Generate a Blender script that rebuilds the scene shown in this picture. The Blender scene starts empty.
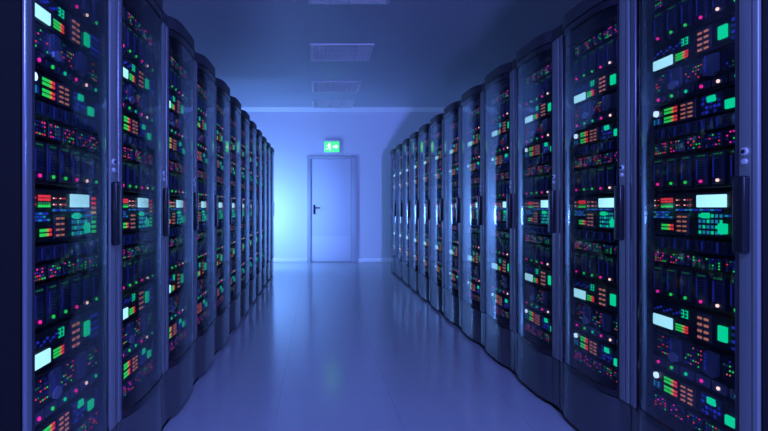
import bpy, bmesh, math, random
from mathutils import Vector, Matrix

random.seed(7)
SC = bpy.context.scene
COL = SC.collection
PI = math.pi

# ------------------------------------------------------------------ materials
def mat(name, base, rough=0.5, metal=0.0, emit=None, strength=0.0, spec=0.5, bump=None, coat=0.0):
    m = bpy.data.materials.new(name)
    m.use_nodes = True
    nt = m.node_tree
    b = nt.nodes['Principled BSDF']
    b.inputs['Base Color'].default_value = (*base, 1)
    b.inputs['Roughness'].default_value = rough
    b.inputs['Metallic'].default_value = metal
    b.inputs['Specular IOR Level'].default_value = spec
    b.inputs['Coat Weight'].default_value = coat
    if emit:
        b.inputs['Emission Color'].default_value = (*emit, 1)
        b.inputs['Emission Strength'].default_value = strength
        m.cycles.emission_sampling = 'NONE'
    if bump:
        sc, st = bump
        n = nt.nodes.new('ShaderNodeTexNoise'); n.inputs['Scale'].default_value = sc
        tc = nt.nodes.new('ShaderNodeTexCoord')
        bp = nt.nodes.new('ShaderNodeBump'); bp.inputs['Strength'].default_value = st
        bp.inputs['Distance'].default_value = 0.002
        nt.links.new(tc.outputs['Object'], n.inputs['Vector'])
        nt.links.new(n.outputs['Fac'], bp.inputs['Height'])
        nt.links.new(bp.outputs['Normal'], b.inputs['Normal'])
        r = nt.nodes.new('ShaderNodeMapRange')
        r.inputs['To Min'].default_value = rough * 0.85; r.inputs['To Max'].default_value = min(1, rough * 1.15)
        nt.links.new(n.outputs['Fac'], r.inputs['Value'])
        nt.links.new(r.outputs['Result'], b.inputs['Roughness'])
    return m

def led(name, col, s):
    return mat(name, tuple(c * 0.2 for c in col), 0.4, 0, col, s)

def tile_mat(name, base, line, tile, rough, coat=0.0, width=0.004, off=(0, 0)):
    """plain sheet with fine joints on a square grid (object space metres)"""
    m = mat(name, base, rough, coat=coat)
    nt = m.node_tree; b = nt.nodes['Principled BSDF']
    tc = nt.nodes.new('ShaderNodeTexCoord')
    mp = nt.nodes.new('ShaderNodeMapping'); mp.inputs['Location'].default_value = (off[0], off[1], 0)
    br = nt.nodes.new('ShaderNodeTexBrick')
    br.offset = 0.0; br.squash = 1.0
    br.inputs['Color1'].default_value = (*base, 1)
    br.inputs['Color2'].default_value = (*[c * 0.97 for c in base], 1)
    br.inputs['Mortar'].default_value = (*line, 1)
    br.inputs['Scale'].default_value = 1.0
    br.inputs['Mortar Size'].default_value = width
    br.inputs['Mortar Smooth'].default_value = 0.3
    br.inputs['Brick Width'].default_value = tile
    br.inputs['Row Height'].default_value = tile
    nt.links.new(tc.outputs['Object'], mp.inputs['Vector'])
    nt.links.new(mp.outputs['Vector'], br.inputs['Vector'])
    nt.links.new(br.outputs['Color'], b.inputs['Base Color'])
    return m

M = {}
M['wall'] = mat('wall_paint', (0.70, 0.71, 0.74), 0.6, bump=(60, 0.08))
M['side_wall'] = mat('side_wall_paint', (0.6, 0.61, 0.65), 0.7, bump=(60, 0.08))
M['ceiling'] = tile_mat('ceiling_tiles', (0.5, 0.5, 0.56), (0.42, 0.42, 0.47), 1.2, 0.45, width=0.003, off=(0.11, 0.3))
M['floor'] = tile_mat('polished_floor', (0.43, 0.43, 0.46), (0.34, 0.34, 0.37), 0.6, 0.16, coat=0.0, width=0.0025, off=(0.2, 0.05))
M['trim'] = mat('white_trim', (0.85, 0.85, 0.87), 0.35)
M['door_leaf'] = mat('door_laminate', (0.66, 0.67, 0.74), 0.4, bump=(30, 0.05))
M['door_frame'] = mat('door_frame_paint', (0.46, 0.47, 0.53), 0.4)
M['seam'] = mat('door_seam', (0.45, 0.46, 0.52), 0.5)
M['dark_metal'] = mat('dark_handle_metal', (0.02, 0.02, 0.025), 0.3, 0.8)
M['shell'] = mat('rack_black_steel', (0.008, 0.008, 0.010), 0.5, 0.0, spec=0.2, bump=(150, 0.05))
M['inner'] = mat('rack_interior_black', (0.006, 0.006, 0.01), 0.5)
M['plinth'] = mat('rack_plinth_lacquer', (0.085, 0.088, 0.10), 0.22, 0.2)
M['cap'] = mat('rack_cap_lacquer', (0.03, 0.03, 0.04), 0.5, 0.0)
M['stile'] = mat('rack_stile_grey', (0.29, 0.30, 0.31), 0.35, 0.2)
M['post'] = mat('rack_post_grey', (0.24, 0.245, 0.29), 0.25, 0.4)
M['frame'] = mat('door_edge_black', (0.025, 0.025, 0.035), 0.25, 0.3)
M['rail'] = mat('mounting_rail_zinc', (0.10, 0.105, 0.14), 0.4, 0.5)
M['handle'] = mat('handle_black', (0.02, 0.02, 0.03), 0.25, 0.2)
M['chrome'] = mat('lock_nickel', (0.85, 0.85, 0.9), 0.35, 0.3)
M['panel'] = mat('equipment_black', (0.012, 0.013, 0.02), 0.4, 0.3)
M['panel2'] = mat('equipment_navy', (0.03, 0.034, 0.07), 0.38, 0.4)
M['bay'] = mat('drive_caddy_steel', (0.07, 0.08, 0.17), 0.35, 0.5)
M['slot'] = mat('vent_slot_black', (0.002, 0.002, 0.003), 0.7)
M['plate'] = mat('module_plate_grey', (0.16, 0.17, 0.24), 0.3, 0.5)
M['glare_plate'] = mat('module_glare_silver', (0.6, 0.62, 0.75), 0.3, 0.6)  # pale tone imitating a bright reflection on the metal plates
M['keyplate'] = mat('keypad_plate', (0.07, 0.065, 0.085), 0.4, 0.3)
M['louvre'] = mat('louvre_aluminium', (0.72, 0.72, 0.72), 0.4, 0.0)
M['lamp_tray'] = mat('lamp_tray_grey', (0.33, 0.33, 0.34), 0.5)
M['diffuser'] = mat('unlit_diffuser', (0.8, 0.8, 0.82), 0.5)
M['red'] = led('light_red', (1.0, 0.04, 0.06), 1.100)
M['magenta'] = led('light_magenta', (1.0, 0.02, 0.35), 1.320)
M['green'] = led('light_green', (0.03, 1.0, 0.12), 0.880)
M['dimgreen'] = led('light_dim_green', (0.02, 0.6, 0.12), 0.300)
M['teal'] = led('light_teal', (0.0, 0.95, 0.38), 0.9)
M['cyan'] = led('light_cyan', (0.03, 0.55, 0.85), 0.450)
M['blue'] = led('light_blue', (0.03, 0.07, 0.9), 0.420)
M['dimblue'] = led('light_dim_blue', (0.03, 0.06, 0.7), 0.26)
M['orange'] = led('light_orange', (1.0, 0.33, 0.2), 0.550)
M['amber'] = led('light_amber', (1.0, 0.55, 0.1), 0.800)
M['warm'] = led('light_warm_white', (1.0, 0.62, 0.5), 1.800)
M['white'] = led('light_blue_white', (0.6, 0.8, 1.0), 2.100)
M['screen'] = led('screen_glow', (0.45, 0.95, 1.0), 1.540)
M['exit_green'] = led('exit_sign_green', (0.05, 0.9, 0.22), 1.5)
M['exit_white'] = led('exit_sign_white', (0.75, 1.0, 0.8), 1.6)
M['housing'] = mat('exit_sign_housing', (0.75, 0.76, 0.8), 0.4)

def glass_mat():
    m = bpy.data.materials.new('tinted_door_glass'); m.use_nodes = True
    nt = m.node_tree; nt.nodes.clear()
    out = nt.nodes.new('ShaderNodeOutputMaterial')
    mix = nt.nodes.new('ShaderNodeMixShader')
    tr = nt.nodes.new('ShaderNodeBsdfTransparent'); tr.inputs['Color'].default_value = (0.84, 0.86, 0.93, 1)
    gl = nt.nodes.new('ShaderNodeBsdfGlossy'); gl.inputs['Roughness'].default_value = 0.06
    gl.inputs['Color'].default_value = (0.48, 0.50, 0.54, 1)
    lw = nt.nodes.new('ShaderNodeLayerWeight'); lw.inputs['Blend'].default_value = 0.5
    pw = nt.nodes.new('ShaderNodeMath'); pw.operation = 'POWER'; pw.inputs[1].default_value = 2.6
    fr = nt.nodes.new('ShaderNodeMath'); fr.operation = 'MULTIPLY_ADD'; fr.inputs[1].default_value = 0.97; fr.inputs[2].default_value = 0.03
    nt.links.new(lw.outputs['Facing'], pw.inputs[0]); nt.links.new(pw.outputs[0], fr.inputs[0])
    nt.links.new(fr.outputs[0], mix.inputs[0]); nt.links.new(tr.outputs[0], mix.inputs[1])
    nt.links.new(gl.outputs[0], mix.inputs[2]); nt.links.new(mix.outputs[0], out.inputs[0])
    return m
M['glass'] = glass_mat()

# ------------------------------------------------------------------ mesh builder
class MB:
    def __init__(self):
        self.v = []; self.f = []; self.mi = []; self.mats = []
    def mid(self, m):
        if m not in self.mats: self.mats.append(m)
        return self.mats.index(m)
    def add(self, vs, fs, m):
        o = len(self.v); k = self.mid(m)
        self.v += [tuple(p) for p in vs]
        for f in fs:
            self.f.append(tuple(i + o for i in f)); self.mi.append(k)
        return self
    def box(self, x0, x1, y0, y1, z0, z1, m):
        vs = [(x0, y0, z0), (x1, y0, z0), (x1, y1, z0), (x0, y1, z0), (x0, y0, z1), (x1, y0, z1), (x1, y1, z1), (x0, y1, z1)]
        fs = [(0, 3, 2, 1), (4, 5, 6, 7), (0, 1, 5, 4), (1, 2, 6, 5), (2, 3, 7, 6), (3, 0, 4, 7)]
        return self.add(vs, fs, m)
    def bbox(self, x0, x1, y0, y1, z0, z1, m, r=0.004, seg=2):
        """bevelled box"""
        bm = bmesh.new()
        bmesh.ops.create_cube(bm, size=1)
        for v in bm.verts:
            v.co = ((x0 + x1) / 2 + v.co.x * (x1 - x0), (y0 + y1) / 2 + v.co.y * (y1 - y0), (z0 + z1) / 2 + v.co.z * (z1 - z0))
        r = min(r, 0.49 * min(x1 - x0, y1 - y0, z1 - z0))
        bmesh.ops.bevel(bm, geom=list(bm.edges), offset=r, segments=seg, affect='EDGES', profile=0.5)
        bm.verts.index_update()
        self.add([v.co.copy() for v in bm.verts], [[v.index for v in f.verts] for f in bm.faces], m)
        bm.free(); return self
    def prism(self, pts, z0, z1, m):
        """extrude closed CCW (x,y) outline along z"""
        n = len(pts)
        vs = [(x, y, z0) for x, y in pts] + [(x, y, z1) for x, y in pts]
        fs = [tuple(reversed(range(n))), tuple(range(n, 2 * n))]
        fs += [(i, (i + 1) % n, n + (i + 1) % n, n + i) for i in range(n)]
        return self.add(vs, fs, m)
    def prism_y(self, pts, y0, y1, m):
        """outline in (x,z), CCW seen from -y, front face at y0"""
        n = len(pts)
        vs = [(x, y0, z) for x, z in pts] + [(x, y1, z) for x, z in pts]
        fs = [tuple(range(n)), tuple(reversed(range(n, 2 * n)))]
        fs += [((i + 1) % n, i, n + i, n + (i + 1) % n) for i in range(n)]
        return self.add(vs, fs, m)
    def disc_y(self, cx, cz, r, y0, y1, m, n=12, rx=None):
        rx = rx or r
        return self.prism_y([(cx + rx * math.cos(2 * PI * i / n), cz + r * math.sin(2 * PI * i / n)) for i in range(n)], y0, y1, m)
    def mesh(self, name):
        me = bpy.data.meshes.new(name)
        me.from_pydata(self.v, [], self.f)
        for m in self.mats: me.materials.append(M[m])
        me.polygons.foreach_set('material_index', self.mi)
        me.polygons.foreach_set('use_smooth', [True] * len(self.f))
        me.update()
        me.set_sharp_from_angle(angle=math.radians(32))
        return me
    def build(self, name, parent=None):
        o = bpy.data.objects.new(name, self.mesh(name)); COL.objects.link(o)
        if parent: o.parent = parent
        return o

def empty(name, loc=(0, 0, 0), rz=0):
    o = bpy.data.objects.new(name, None); COL.objects.link(o)
    o.location = loc; o.rotation_euler = (0, 0, rz); o.empty_display_size = 0.1
    return o
def tag(o, label, cat, group=None):
    o['label'] = label; o['category'] = cat
    if group: o['group'] = group
    return o
def structure(o, label=None):
    o['kind'] = 'structure'
    if label: o['label'] = label
    return o
def copy_tree(o, parent=None):
    c = o.copy(); COL.objects.link(c)
    if parent: c.parent = parent
    for ch in list(o.children): copy_tree(ch, c)
    return c

# ------------------------------------------------------------------ the room
XL, XR, YB, H = -0.71, 1.21, 10.05, 2.91       # front planes of the rows, back wall, ceiling
X0, X1, Y0 = -2.4, 2.9, -1.6
structure(MB().box(X0 - .1, X1 + .1, Y0, YB + .1, -0.1, 0, 'floor').build('floor'))
structure(MB().box(X0 - .1, X1 + .1, Y0, YB + .1, H, H + .1, 'ceiling').build('ceiling'))
DX0, DX1, DZ = -0.115, 0.645, 1.95              # door leaf
wb = MB()
wb.box(X0 - .1, DX0 - .03, YB, YB + .1, 0, H, 'wall')
wb.box(DX1 + .03, X1 + .1, YB, YB + .1, 0, H, 'wall')
wb.box(DX0 - .03, DX1 + .03, YB, YB + .1, DZ + .03, H, 'wall')
structure(wb.build('wall_back'))
structure(MB().box(X0 - .1, X0, Y0, YB, 0, H, 'side_wall').build('wall_left'))
structure(MB().box(X1, X1 + .1, Y0, YB, 0, H, 'side_wall').build('wall_right'))
bb = MB()
bb.bbox(X0, DX0 - .075, YB - .015, YB, 0, .07, 'trim', .004)
bb.bbox(DX1 + .115, X1, YB - .015, YB, 0, .07, 'trim', .004)
structure(bb.build('baseboard_back'))
cr = MB()
cr.add([(x, y, z) for x in (X0, X1) for y, z in ((YB - .085, H), (YB - .075, H - .01), (YB - .01, H - .075), (YB, H - .075), (YB, H))], [(4, 3, 2, 1, 0), (5, 6, 7, 8, 9), (0, 1, 6, 5), (1, 2, 7, 6), (2, 3, 8, 7), (3, 4, 9, 8), (4, 0, 5, 9)], 'trim')
structure(cr.build('trim_1'))

# door in the back wall
d = structure(empty('door_1', ((DX0 + DX1) / 2, YB, 0)), 'plain grey flush door with a dark lever handle at the end of the aisle')
cx = (DX0 + DX1) / 2
fm = MB()
fm.bbox(DX0 - .075 - cx, DX0 - cx, -.03, .06, 0, DZ + .05, 'door_frame', .005)
fm.bbox(DX1 - cx, DX1 + .115 - cx, -.03, .06, 0, DZ + .05, 'door_frame', .005)
fm.bbox(DX0 - .075 - cx, DX1 + .115 - cx, -.034, .06, DZ, DZ + .05, 'door_frame', .005)
fm.box(DX1 + .045 - cx, DX1 + .052 - cx, -.032, -.028, 0, DZ, 'seam')
fm.build('door_frame', d)
lf = MB()
lf.bbox(DX0 + .006 - cx, DX1 - .006 - cx, .0, .05, .008, DZ - .006, 'door_leaf', .004)
leaf = lf.build('door_leaf', d)
kp = MB(); kp.bbox(DX0 + .02 - cx, DX1 - .02 - cx, -.003, .001, .03, .49, 'door_leaf', .001); kp.build('kick_plate', leaf)
hm = MB()
hm.bbox(DX0 + .045 - cx, DX0 + .085 - cx, -.012, .0, .90, 1.08, 'dark_metal', .004)
hm.bbox(DX0 + .055 - cx, DX0 + .075 - cx, -.05, -.01, 1.01, 1.03, 'dark_metal', .006)
hm.bbox(DX0 + .055 - cx, DX0 + .175 - cx, -.06, -.04, 1.01, 1.032, 'dark_metal', .007)
hm.build('lever_handle', leaf)
for z in (.25, 1.0, 1.7):
    h = MB(); h.bbox(DX1 - .012 - cx, DX1 + .012 - cx, -.04, -.024, z, z + .1, 'seam', .006); h.build('hinge', d)

# exit sign above the door
ex = tag(empty('exit_sign', (0.28, YB, 2.06)), 'lit green running man exit sign on the wall above the door', 'exit sign')
s = MB(); s.bbox(-.15, .15, -.05, 0, 0, .25, 'housing', .012); s.build('housing', ex)
s = MB(); s.bbox(-.138, .138, -.056, -.048, .012, .205, 'exit_green', .003); face = s.build('sign_face', ex)
p = MB(); Y = (-.0595, -.056)
p.disc_y(-.052, .182, .016, *Y, 'exit_white', 14)                                   # running figure
p.prism_y([(-.075, .105), (-.045, .105), (-.035, .165), (-.062, .17)], *Y, 'exit_white')
p.prism_y([(-.066, .160), (-.108, .145), (-.112, .120), (-.1, .118), (-.096, .136), (-.062, .146)], *Y, 'exit_white')
p.prism_y([(-.04, .160), (-.04, .146), (-.02, .128), (-.005, .132), (-.008, .142), (-.018, .142), (-.034, .160)], *Y, 'exit_white')
p.prism_y([(-.075, .11), (-.085, .085), (-.125, .078), (-.125, .062), (-.075, .07), (-.058, .11)], *Y, 'exit_white')
p.prism_y([(-.062, .11), (-.04, .082), (-.05, .038), (-.034, .034), (-.02, .088), (-.045, .112)], *Y, 'exit_white')
p.prism_y([(.02, .105), (.075, .105), (.075, .075), (.13, .12), (.075, .165), (.075, .135), (.02, .135)], *Y, 'exit_white')  # arrow
pg = p.build('pictogram', face); pg.scale = (.93, 1, .94)

# louvred ceiling lights (unlit)
def ceiling_light():
    r = empty('ceiling_light')
    f = MB(); a, b = .37, .34
    for x0, x1, y0, y1 in ((-a, a, -b, -b + .03), (-a, a, b - .03, b), (-a, -a + .03, -b + .03, b - .03), (a - .03, a, -b + .03, b - .03)):
        f.box(x0, x1, y0, y1, -.02, 0, 'louvre')
    f.build('frame', r)
    t = MB(); t.box(-a + .03, a - .03, -b + .03, b - .03, -.004, 0, 'lamp_tray'); t.build('tray', r)
    for k in range(4):
        x = -.26 + k * .173
        u = MB(); u.disc_y(x, -.0105, .006, -b + .06, b - .06, 'diffuser', 10); u.build('fluorescent_tube', r)
    l = MB()
    for k in range(9):
        y = -b + .03 + (k + .5) * (2 * b - .06) / 9
        l.box(-a + .03, a - .03, y - .006, y + .006, -.018, -.004, 'louvre')
    for x in (-.175, 0, .175): l.box(x - .006, x + .006, -b + .03, b - .03, -.019, -.005, 'louvre')
    l.build('louvre', r)
    return r
cl = ceiling_light()
for i, (y, w) in enumerate(((4.55, 'nearest'), (6.45, 'second nearest'), (8.25, 'third nearest'), (9.60, 'furthest'))):
    o = cl if i == 0 else copy_tree(cl)
    o.location = (.29, y, H)
    tag(o, '%s unlit square louvred light in the ceiling above the aisle' % w + (', close to the back wall' if i == 3 else ''), 'ceiling light', 'louvred lights in a line along the ceiling')

# ------------------------------------------------------------------ server rack (local: x = viewer's left..right, -y = towards the aisle)
RT = 1.93
BC, BA, BB = -0.0185, 0.2435, 0.043
def bow(x):
    t = abs((x - BC) / BA)
    return 0.0 if t >= 1 else BB * (1 - t ** 4.2)
def bow_strip(mb, x0, x1, z0, z1, m, off=0.0, th=0.006, n=28, back=None):
    """curved sheet following the bowed door front"""
    xs = [x0 + (x1 - x0) * i / n for i in range(n + 1)]
    fr = [(x, -bow(x) - off) for x in xs]
    bk = [(x, (-bow(x) - off + th) if back is None else back) for x in reversed(xs)]
    mb.prism(fr + bk, z0, z1, m)

def make_rack():
    r = empty('server_rack')
    b = MB()
    D = .95
    b.box(-.297, -.262, 0.0, D, .0, RT - .004, 'shell'); b.box(.262, .297, 0.0, D, .0, RT - .004, 'shell')
    b.box(-.262, .262, 0.0, D, RT - .06, RT - .004, 'shell'); b.box(-.262, .262, D - .03, D, .0, RT - .06, 'inner')
    b.box(-.262, .262, 0.0, D - .03, .0, .24, 'shell')
    # dark blanking around the equipment bay
    b.box(-.262, -.252, .03, D - .03, .24, RT - .06, 'inner'); b.box(.252, .262, .03, D - .03, .24, RT - .06, 'inner')
    b.box(-.262, .262, 0.0, .03, 1.80, RT - .06, 'inner')
    b.build('cabinet', r)
    p = MB()
    xs = [-.295 + .59 * i / 44 for i in range(45)]
    p.prism([(x, -.66 * bow(x) - .006) for x in xs] + [(.295, -.0005), (-.295, -.0005)], .025, .258, 'plinth')
    p.box(-.28, .28, -.0, .02, 0, .03, 'shell')
    p.build('plinth', r)
    c = MB()
    c.prism([(x, -bow(x) - .003) for x in xs] + [(.295, -.0005), (-.295, -.0005)], 1.872, RT, 'cap')
    c.build('top_cap', r)
    h = MB(); h.bbox(-.295, -.263, -.013, -.0005, .262, 1.868, 'post', .006, 3); h.build('hinge_post', r)
    for x in (-.249, .228):
        l = MB(); l.box(x, x + .0235, .024, .042, .25, 1.80, 'rail')
        for k in range(34):
            z = .28 + k * .0445
            l.box(x + .008, x + .016,   .0225, .0245, z, z + .009, 'slot')
        l.build('mounting_rail', r)
    dm = MB()
    bow_strip(dm, -.2618, -.250, .264, 1.866, 'frame', .002, .010, 6)
    bow_strip(dm, .213, .2248, .264, 1.866, 'frame', .002, .010, 6)
    bow_strip(dm, -.250, .213, 1.836, 1.866, 'frame', .002, .014)
    bow_strip(dm, -.250, .213, .264, .288, 'frame', .002, .014)
    door = dm.build('door', r)
    g = MB(); bow_strip(g, -.250, .213, .288, 1.836, 'glass', -.002, .005); g.build('glass_pane', door)
    s = MB(); s.bbox(.228, .294, -.012, -.0005, .264, 1.866, 'stile', .004, 3)
    s.box(.2745, .2765, -.0126, -.0118, .27, 1.86, 'frame')
    s.build('lock_stile', door)
    k = MB(); k.disc_y(.252, 1.178, .011, -.018, -.011, 'chrome', 16)
    k.disc_y(.252, 1.178, .006, -.021, -.017, 'frame', 10)
    k.disc_y(.252, 1.150, .008, -.018, -.011, 'chrome', 12)
    k.build('lock', door)
    n = MB()
    n.bbox(.229, .272, -.034, -.014, .893, 1.110, 'handle', .006, 3)
    n.bbox(.232, .268, -.018, -.0115, .898, 1.105, 'handle', .002)
    n.build('handle', door)
    return r

# ------------------------------------------------------------------ equipment units (local: x 0..W, z 0..h, front at y=0, body behind)
W = 0.44
def rects(mb, items, m, y=-.0016, t=.0016):
    for x0, x1, z0, z1 in items: mb.box(x0, x1, y, y + t, z0, z1, m)
def dot(mb, x, z, m, r=.0035, y=-.004):
    mb.box(x - r, x + r, y, .0, z - r, z + r, m)

class Unit:
    """collects parts; build() either as thing > parts or as a single mesh"""
    def __init__(self, name, h, face='panel'):
        self.name = name; self.h = h; self.parts = []
        self.ch = MB()
        self.ch.bbox(0, W, 0, .02, .001, h - .001, face, .002, 1)
        self.ch.box(.012, W - .012, .02, .62, .004, h - .004, 'panel')
    def part(self, name, parent=None):
        p = MB(); self.parts.append((name, p, parent)); return p
    def detailed(self):
        root = self.ch.build(self.name); objs = {}
        for n, p, par in self.parts:
            o = p.build(n, objs.get(id(par), root)); objs[id(p)] = o
        return root
    def merged(self):
        a = MB()
        for p in [self.ch] + [q for _, q, _ in self.parts]:
            o = len(a.v); a.v += p.v
            for f, k in zip(p.f, p.mi):
                a.f.append(tuple(i + o for i in f)); a.mi.append(a.mid(p.mats[k]))
        return a.build(self.name)

def keypad(u, x, z, w=.05, h=.06, col='orange'):
    p = u.part('keypad')
    p.bbox(x, x + w, -.004, .001, z, z + h, 'keyplate', .001, 1)
    for i in range(2):
        for j in range(4):
            kx = x + w * (.12 + .46 * i); kz = z + h * (.08 + .235 * j)
            p.box(kx, kx + w * .27, -.007, -.003, kz, kz + h * .085, col)
def level_meter(u, x, z, w=.055, rows=2, rh=.008):
    p = u.part('level_meter')
    p.box(x - .003, x + w + .003, -.002, .001, z - .003, z + rows * rh * 1.5 + .001, 'slot')
    for j in range(rows):
        zz = z + j * rh * 1.5
        p.box(x, x + w * .56, -.004, -.001, zz, zz + rh, 'green')
        p.box(x + w * .58, x + w * .74, -.004, -.001, zz, zz + rh, 'amber')
        p.box(x + w * .76, x + w, -.004, -.001, zz, zz + rh, 'red')
def lamp(u, x, z, w, h, m='teal', name='indicator_lamp'):
    p = u.part(name); p.bbox(x, x + w, -.008, .001, z, z + h, m, .003, 2)

rnd = random.Random(3)
def unit_A(h):
    u = Unit('control_panel_server', h)
    p = u.part('screen'); p.bbox(.004, .108, -.005, .001, h * .10, h * .48, 'screen', .002, 1)
    p = u.part('indicator_strip')
    for k in range(9):
        x = .006 + k * .017
        p.box(x, x + .009, -.003, .001, h * .62 + (k % 3) * .006, h * .62 + (k % 3) * .006 + .006, 'blue' if k % 3 else 'dimblue')
    p = u.part('digit_display')
    p.box(.150, .190, -.002, .001, h * .60, h * .88, 'panel2')
    for dx in (.155, .174):
        for z in (.62, .73, .84): p.box(dx, dx + .012, -.004, -.001, h * z, h * z + .004, 'teal')
        p.box(dx + .009, dx + .012, -.004, -.001, h * .62, h * .86, 'teal')
    level_meter(u, .126, h * .14, .060, 3, .006)
    keypad(u, .228, h * .08, .062, h * .84)
    lamp(u, .322, h * .26, .034, h * .46)
    p = u.part('blue_light_block')
    for k in range(4): p.box(.372, .43, -.003, .001, h * (.12 + .2 * k), h * (.12 + .2 * k) + .008, 'blue' if k % 2 else 'dimblue')
    return u

def unit_B(h):
    u = Unit('module_server', h)
    hh = h * .36
    for x, w in ((.10, .055), (.262, .060)):
        p = u.part('module_plate')
        p.prism_y([(x, hh + .01), (x + w * .7, hh), (x + w, hh + .012), (x + w, h * .93), (x + w * .25, h * .95), (x, h * .86)], -.010, .001, 'plate')
        for j in range(5): p.box(x + .010, x + .016, -.0115, -.009, hh + .02 + j * .011, hh + .025 + j * .011, 'blue')
    p = u.part('plate_glare'); 
    p.prism_y([(.105, h * .40), (.125, h * .34), (.150, h * .42), (.148, h * .54), (.128, h * .60), (.106, h * .52)], -.016, -.0095, 'glare_plate')  # white glare on the plate, put in as a pale shape
    for bx in (.015, .168, .335):
        p = u.part('light_cluster')
        p.box(bx, bx + .085, -.0015, .001, hh + .008, h * .9, 'panel2')
        for i in range(7):
            for j in range(5):
                if rnd.random() < .45:
                    c = rnd.choice(['red', 'red', 'orange', 'dimgreen', 'green', 'dimblue', 'dimblue', 'blue'])
                    dot(p, bx + .007 + i * .0118, hh + .014 + j * h * .10, c, .0021, -.003)
    cols = ['magenta', 'green', 'teal', 'magenta', 'warm', 'teal']
    for k in range(6):
        x = .010 + k * .0715
        p = u.part('push_button')
        p.bbox(x, x + .060, -.006, .001, .010, hh - .008, 'plate' if h > .13 else 'panel2', .003, 2)
        q = u.part('button_light', p); q.disc_y(x + .03, hh * .5, .0055, -.010, -.005, cols[k], 10)
    return u

def unit_C(h):
    u = Unit('switch_server', h)
    p = u.part('bright_light'); p.disc_y(.022, h * .70, .011, -.008, .001, 'white', 12)
    p.box(.006, .05, -.002, .001, h * .12, h * .5, 'panel2')
    for i in range(4): p.box(.008 + i * .011, .014 + i * .011, -.0035, -.001, h * .15, h * .42, 'dimblue' if i % 2 else 'cyan')
    level_meter(u, .066, h * .14, .066, 2, h * .11); level_meter(u, .066, h * .56, .066, 2, h * .11)
    keypad(u, .148, h * .07, .072, h * .84)
    p = u.part('blue_light_block')
    p.box(.245, .335, -.002, .001, h * .06, h * .94, 'panel2')
    for i in range(5):
        for j in range(4):
            if (i * 3 + j * 5) % 7 < 5: p.box(.250 + i * .017, .260 + i * .017, -.004, -.001, h * (.1 + .21 * j), h * (.22 + .21 * j), 'blue' if (i + j) % 3 else 'dimblue')
    lamp(u, .276, h * .58, .034, h * .28, 'teal')
    lamp(u, .350, h * .10, .036, h * .40, 'teal')
    p = u.part('vent'); p.box(.398, .432, -.002, .001, h * .1, h * .9, 'slot')
    for j in range(5): p.box(.400, .430, -.003, -.001, h * (.14 + .15 * j), h * (.20 + .15 * j), 'dimblue')
    return u

def unit_D(h):
    u = Unit('blade_shelf', h, 'panel')
    p = u.part('slot_panel')
    for k in range(13):
        x = .012 + k * .0325
        p.box(x, x + .022, -.005, .001, h * .12, h * .9, 'bay')
        p.box(x + .003, x + .0065, -.006, -.004, h * .2, h * .82, 'slot')
        p.box(x + .012, x + .017, -.006, -.004, h * (.2 + .1 * (k % 3)), h * .8, 'dimblue' if k % 2 else 'slot')
    return u

def unit_E(h):
    u = Unit('network_switch', h, 'panel')
    for k in range(5):
        x = .014 + k * .084
        p = u.part('port_block')
        p.bbox(x, x + .068, -.004, .001, h * .08, h * .92, 'panel2', .002, 1)
        for i in range(5):
            for j in range(4):
                c = rnd.choice(['red', 'magenta', 'dimgreen', 'dimblue', 'dimblue', 'blue', None, None, None, 'green'])
                if c: dot(p, x + .008 + i * .013, h * (.2 + .2 * j), c, .0020, -.006)
    for k, x in enumerate((.055, .225, .395)):
        pass
    return u

def unit_F(h):
    u = Unit('drive_array', h, 'panel')
    cols = ['magenta', 'green', 'green', 'magenta', 'warm', 'green']
    for k in range(6):
        x = .012 + k * .0715
        p = u.part('drive_bay')
        p.bbox(x, x + .050, -.008, .001, h * .10, h * .94, 'panel2', .002, 1)
        p.box(x + .014, x + .046, -.0095, -.007, h * .30, h * .78, 'bay')
        for j in range(6):
            for i in range(3):
                p.box(x + .018 + i * .009, x + .0225 + i * .009, -.0105, -.009, h * (.33 + .074 * j), h * (.33 + .074 * j) + .0045, 'slot')
        p.box(x + .007, x + .010, -.0095, -.007, h * .28, h * .8, 'dimblue')
        for i in range(3): p.box(x + .012 + i * .013, x + .018 + i * .013, -.0095, -.007, h * .87, h * .87 + .004, 'dimgreen')
        q = u.part('status_light', p); q.disc_y(x + .028, h * .19, .0050, -.0125, -.0075, cols[k], 10)
    return u

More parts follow.
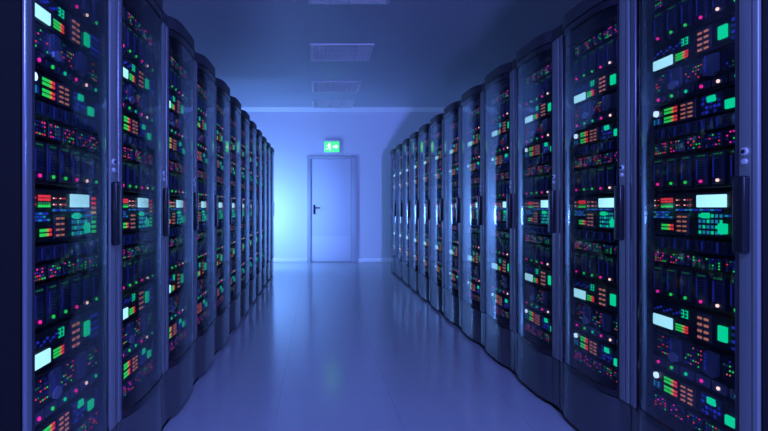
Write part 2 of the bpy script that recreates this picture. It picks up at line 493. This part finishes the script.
def unit_G(h):
    u = Unit('main_control_panel', h)
    p = u.part('light_matrix')
    for i in range(5):
        for j, c in ((.80, 'red'), (.86, 'red'), (.68, 'green'), (.73, 'dimgreen')):
            dot(p, .052 + i * .013, h * j, c, .0033, -.004)
    for i, x in enumerate((.012, .022, .032, .130, .142, .154, .168, .182, .196)):
        for z in (.71, .83):
            if (i + int(z * 100)) % 4: dot(u.part('pilot_light'), x, h * z, 'warm' if i % 3 == 0 else 'red', .0016, -.003)
    p = u.part('screen'); p.bbox(.228, .352, -.006, .001, h * .66, h * .93, 'screen', .002, 1)
    for x0, x1, z in ((.006, .10, .52), (.006, .11, .40), (.125, .185, .58), (.19, .235, .58), (.24, .335, .58), (.345, .39, .46), (.02, .09, .46)):
        p = u.part('indicator_strip')
        n = max(2, int((x1 - x0) / .014))
        for k in range(n):
            xx = x0 + (x1 - x0) * k / n
            p.box(xx, xx + .010, -.003, .001, h * z, h * z + .006, 'blue' if k % 3 else 'cyan')
    level_meter(u, .052, h * .12, .062, 2, h * .055)
    keypad(u, .130, h * .06, .060, h * .46)
    p = u.part('cyan_light_block')
    p.box(.232, .345, -.002, .001, h * .05, h * .55, 'panel2')
    for i in range(6):
        for j in range(4):
            p.box(.237 + i * .018, .246 + i * .018, -.004, -.001, h * (.08 + .12 * j), h * (.15 + .12 * j), 'cyan' if (i * 2 + j) % 3 else 'teal')
    lamp(u, .250, h * .42, .034, h * .12, 'teal')
    lamp(u, .322, h * .10, .034, h * .22, 'teal')
    p = u.part('side_meter')
    p.box(.372, .412, -.002, .001, h * .06, h * .95, 'slot')
    for j in range(8):
        c = ['green', 'green', 'green', 'dimgreen', 'amber', 'orange', 'red', 'red'][j]
        p.box(.376, .408, -.004, -.001, h * (.09 + .105 * j), h * (.15 + .105 * j), c)
    return u

MAKERS = {'A': unit_A, 'B': unit_B, 'C': unit_C, 'D': unit_D, 'E': unit_E, 'F': unit_F, 'G': unit_G}
# kind, bottom, top (metres above the floor)
STACK = [('E', 1.735, 1.787), ('F', 1.606, 1.728), ('A', 1.511, 1.601), ('B', 1.387, 1.506), ('C', 1.311, 1.382),
         ('D', 1.262, 1.307), ('E', 1.206, 1.258), ('F', 1.083, 1.200), ('G', 0.926, 1.072), ('D', 0.873, 0.920),
         ('E', 0.823, 0.868), ('F', 0.698, 0.817), ('A', 0.586, 0.690), ('B', 0.443, 0.578), ('C', 0.361, 0.436), ('E', 0.297, 0.350)]
DESC = {'A': ('control panel server with a small lit screen', 'server', 'small control panel servers'),
        'B': ('module server with six round-lit buttons', 'server', 'module servers with push buttons'),
        'C': ('switch server with two green-red meters', 'server', 'switch servers with level meters'),
        'D': ('dark blade shelf with narrow slots', 'server', 'blade shelves with slots'),
        'E': ('thin network switch with speckled port lights', 'network switch', 'network switches with port lights'),
        'F': ('drive array with six tall bays', 'drive array', 'drive arrays with six bays'),
        'G': ('big control panel with bright white screen', 'server', 'main control panels with white screens')}
NTH = ['nearest', 'second nearest', 'third nearest', 'fourth nearest', 'fifth nearest', 'sixth nearest', 'seventh nearest',
       'eighth nearest', 'ninth nearest', 'tenth nearest', 'second furthest', 'furthest']

_cache = {}
def unit_proto(i, detailed):
    """one prototype per shelf slot; far racks use a single mesh"""
    k, z0, z1 = STACK[i]
    key = (k, round(z1 - z0, 4), i if k in 'E' else 0, detailed)
    if key not in _cache:
        u = MAKERS[k](z1 - z0)
        _cache[key] = (u.detailed() if detailed else u.merged(), [False])
    return _cache[key]
def place_unit(i, rack_loc, rz, detailed):
    proto, used = unit_proto(i, detailed)
    o = proto if not used[0] else copy_tree(proto)
    used[0] = True
    z0 = STACK[i][1]
    off = Matrix.Rotation(rz, 3, 'Z') @ Vector((-.215, .026, 0))
    o.location = (rack_loc[0] + off.x, rack_loc[1] + off.y, z0)
    o.rotation_euler = (0, 0, rz)
    return o

PITCH = .6
N = 12
rack0 = make_rack(); first = True
for side, xp, ystart, rz in (('right', XR, 1.44, -PI / 2), ('left', XL, 1.27, PI / 2)):
    for n in range(N):
        loc = (xp, ystart + PITCH * (n + .5), 0)
        r = rack0 if first else copy_tree(rack0)
        first = False
        r.location = loc; r.rotation_euler = (0, 0, rz)
        tag(r, '%s tall black glass-door server rack in the %s row' % (NTH[n], side), 'server rack', 'server racks along the %s of the aisle' % side)
        tot = {}
        for k, _, _ in STACK: tot[k] = tot.get(k, 0) + 1
        cnt = {}
        for i, (k, z0, z1) in enumerate(STACK):
            c = cnt.get(k, 0); cnt[k] = c + 1
            o = place_unit(i, loc, rz, n < 5)
            pos = '' if tot[k] == 1 else (('upper ', 'lower ') if tot[k] == 2 else
                  ('topmost ', 'middle ', 'lowest ') if tot[k] == 3 else ('topmost ', 'upper middle ', 'lower middle ', 'lowest '))[c]
            ds, ca, gr = DESC[k]
            tag(o, '%s%s in %s rack, %s row' % (pos, ds, NTH[n], side), ca, gr)

# ------------------------------------------------------------------ light
def point(name, loc, col, power, radius, falloff=None):
    l = bpy.data.lights.new(name, 'POINT'); l.color = col; l.energy = power; l.shadow_soft_size = radius
    if falloff:
        l.use_nodes = True; nt = l.node_tree
        em = nt.nodes['Emission']; f = nt.nodes.new('ShaderNodeLightFalloff')
        f.inputs['Strength'].default_value = 1.0
        f.inputs['Smooth'].default_value = 0
        nt.links.new(f.outputs[falloff], em.inputs['Strength'])
    o = bpy.data.objects.new(name, l); COL.objects.link(o); o.location = loc
    return o
def area(name, loc, target, col, power, sx, sy):
    l = bpy.data.lights.new(name, 'AREA'); l.shape = 'RECTANGLE'; l.size = sx; l.size_y = sy; l.color = col; l.energy = power
    o = bpy.data.objects.new(name, l); COL.objects.link(o); o.location = loc
    o.rotation_euler = (Vector(target) - Vector(loc)).to_track_quat('-Z', 'Y').to_euler()
    return o

BLUE = (0.165, 0.24, 1.0)
point('aisle_lamp', (0.90, 0.25, 1.47), BLUE, 15, .05, 'Constant')
point('corner_lamp', (-1.0, 9.2, 0.9), (0.15, 0.36, 1.0), 48, .18)
area('corner_wall_fill', (-1.15, 8.85, 0.95), (-.55, 10.05, .85), (0.17, 0.42, 1.0), 30, .3, .7)  # second light added to strengthen the glow on the back wall
area('rear_fill', (0.25, -1.2, 2.6), (0.25, 2.4, 0), BLUE, 130, 1.2, .6)  # unseen fill added behind the camera to brighten the near floor and racks

w = bpy.data.worlds.new('World'); SC.world = w; w.use_nodes = True
w.node_tree.nodes['Background'].inputs['Color'].default_value = (0.14, 0.145, 0.20, 1)
w.node_tree.nodes['Background'].inputs['Strength'].default_value = 0.4

# ------------------------------------------------------------------ camera
cd = bpy.data.cameras.new('camera'); cam = bpy.data.objects.new('camera', cd); COL.objects.link(cam)
cam.location = (0, 0, 1.02); cam.rotation_euler = (PI / 2, 0, 0)
cd.sensor_width = 36; cd.lens = 532 / 768 * 36
cd.shift_x = (384 - 317) / 768; cd.shift_y = -(215.5 - 208) / 768
cd.clip_start = 0.05
SC.camera = cam

SC.view_settings.view_transform = 'Standard'; SC.view_settings.look = 'None'
SC.view_settings.gamma = 1.0; SC.view_settings.use_curve_mapping = False
SC.view_settings.exposure = 0.0
SC.cycles.use_denoising = True
SC.cycles.max_bounces = 8; SC.cycles.transparent_max_bounces = 24
SC.cycles.sample_clamp_indirect = 4.0
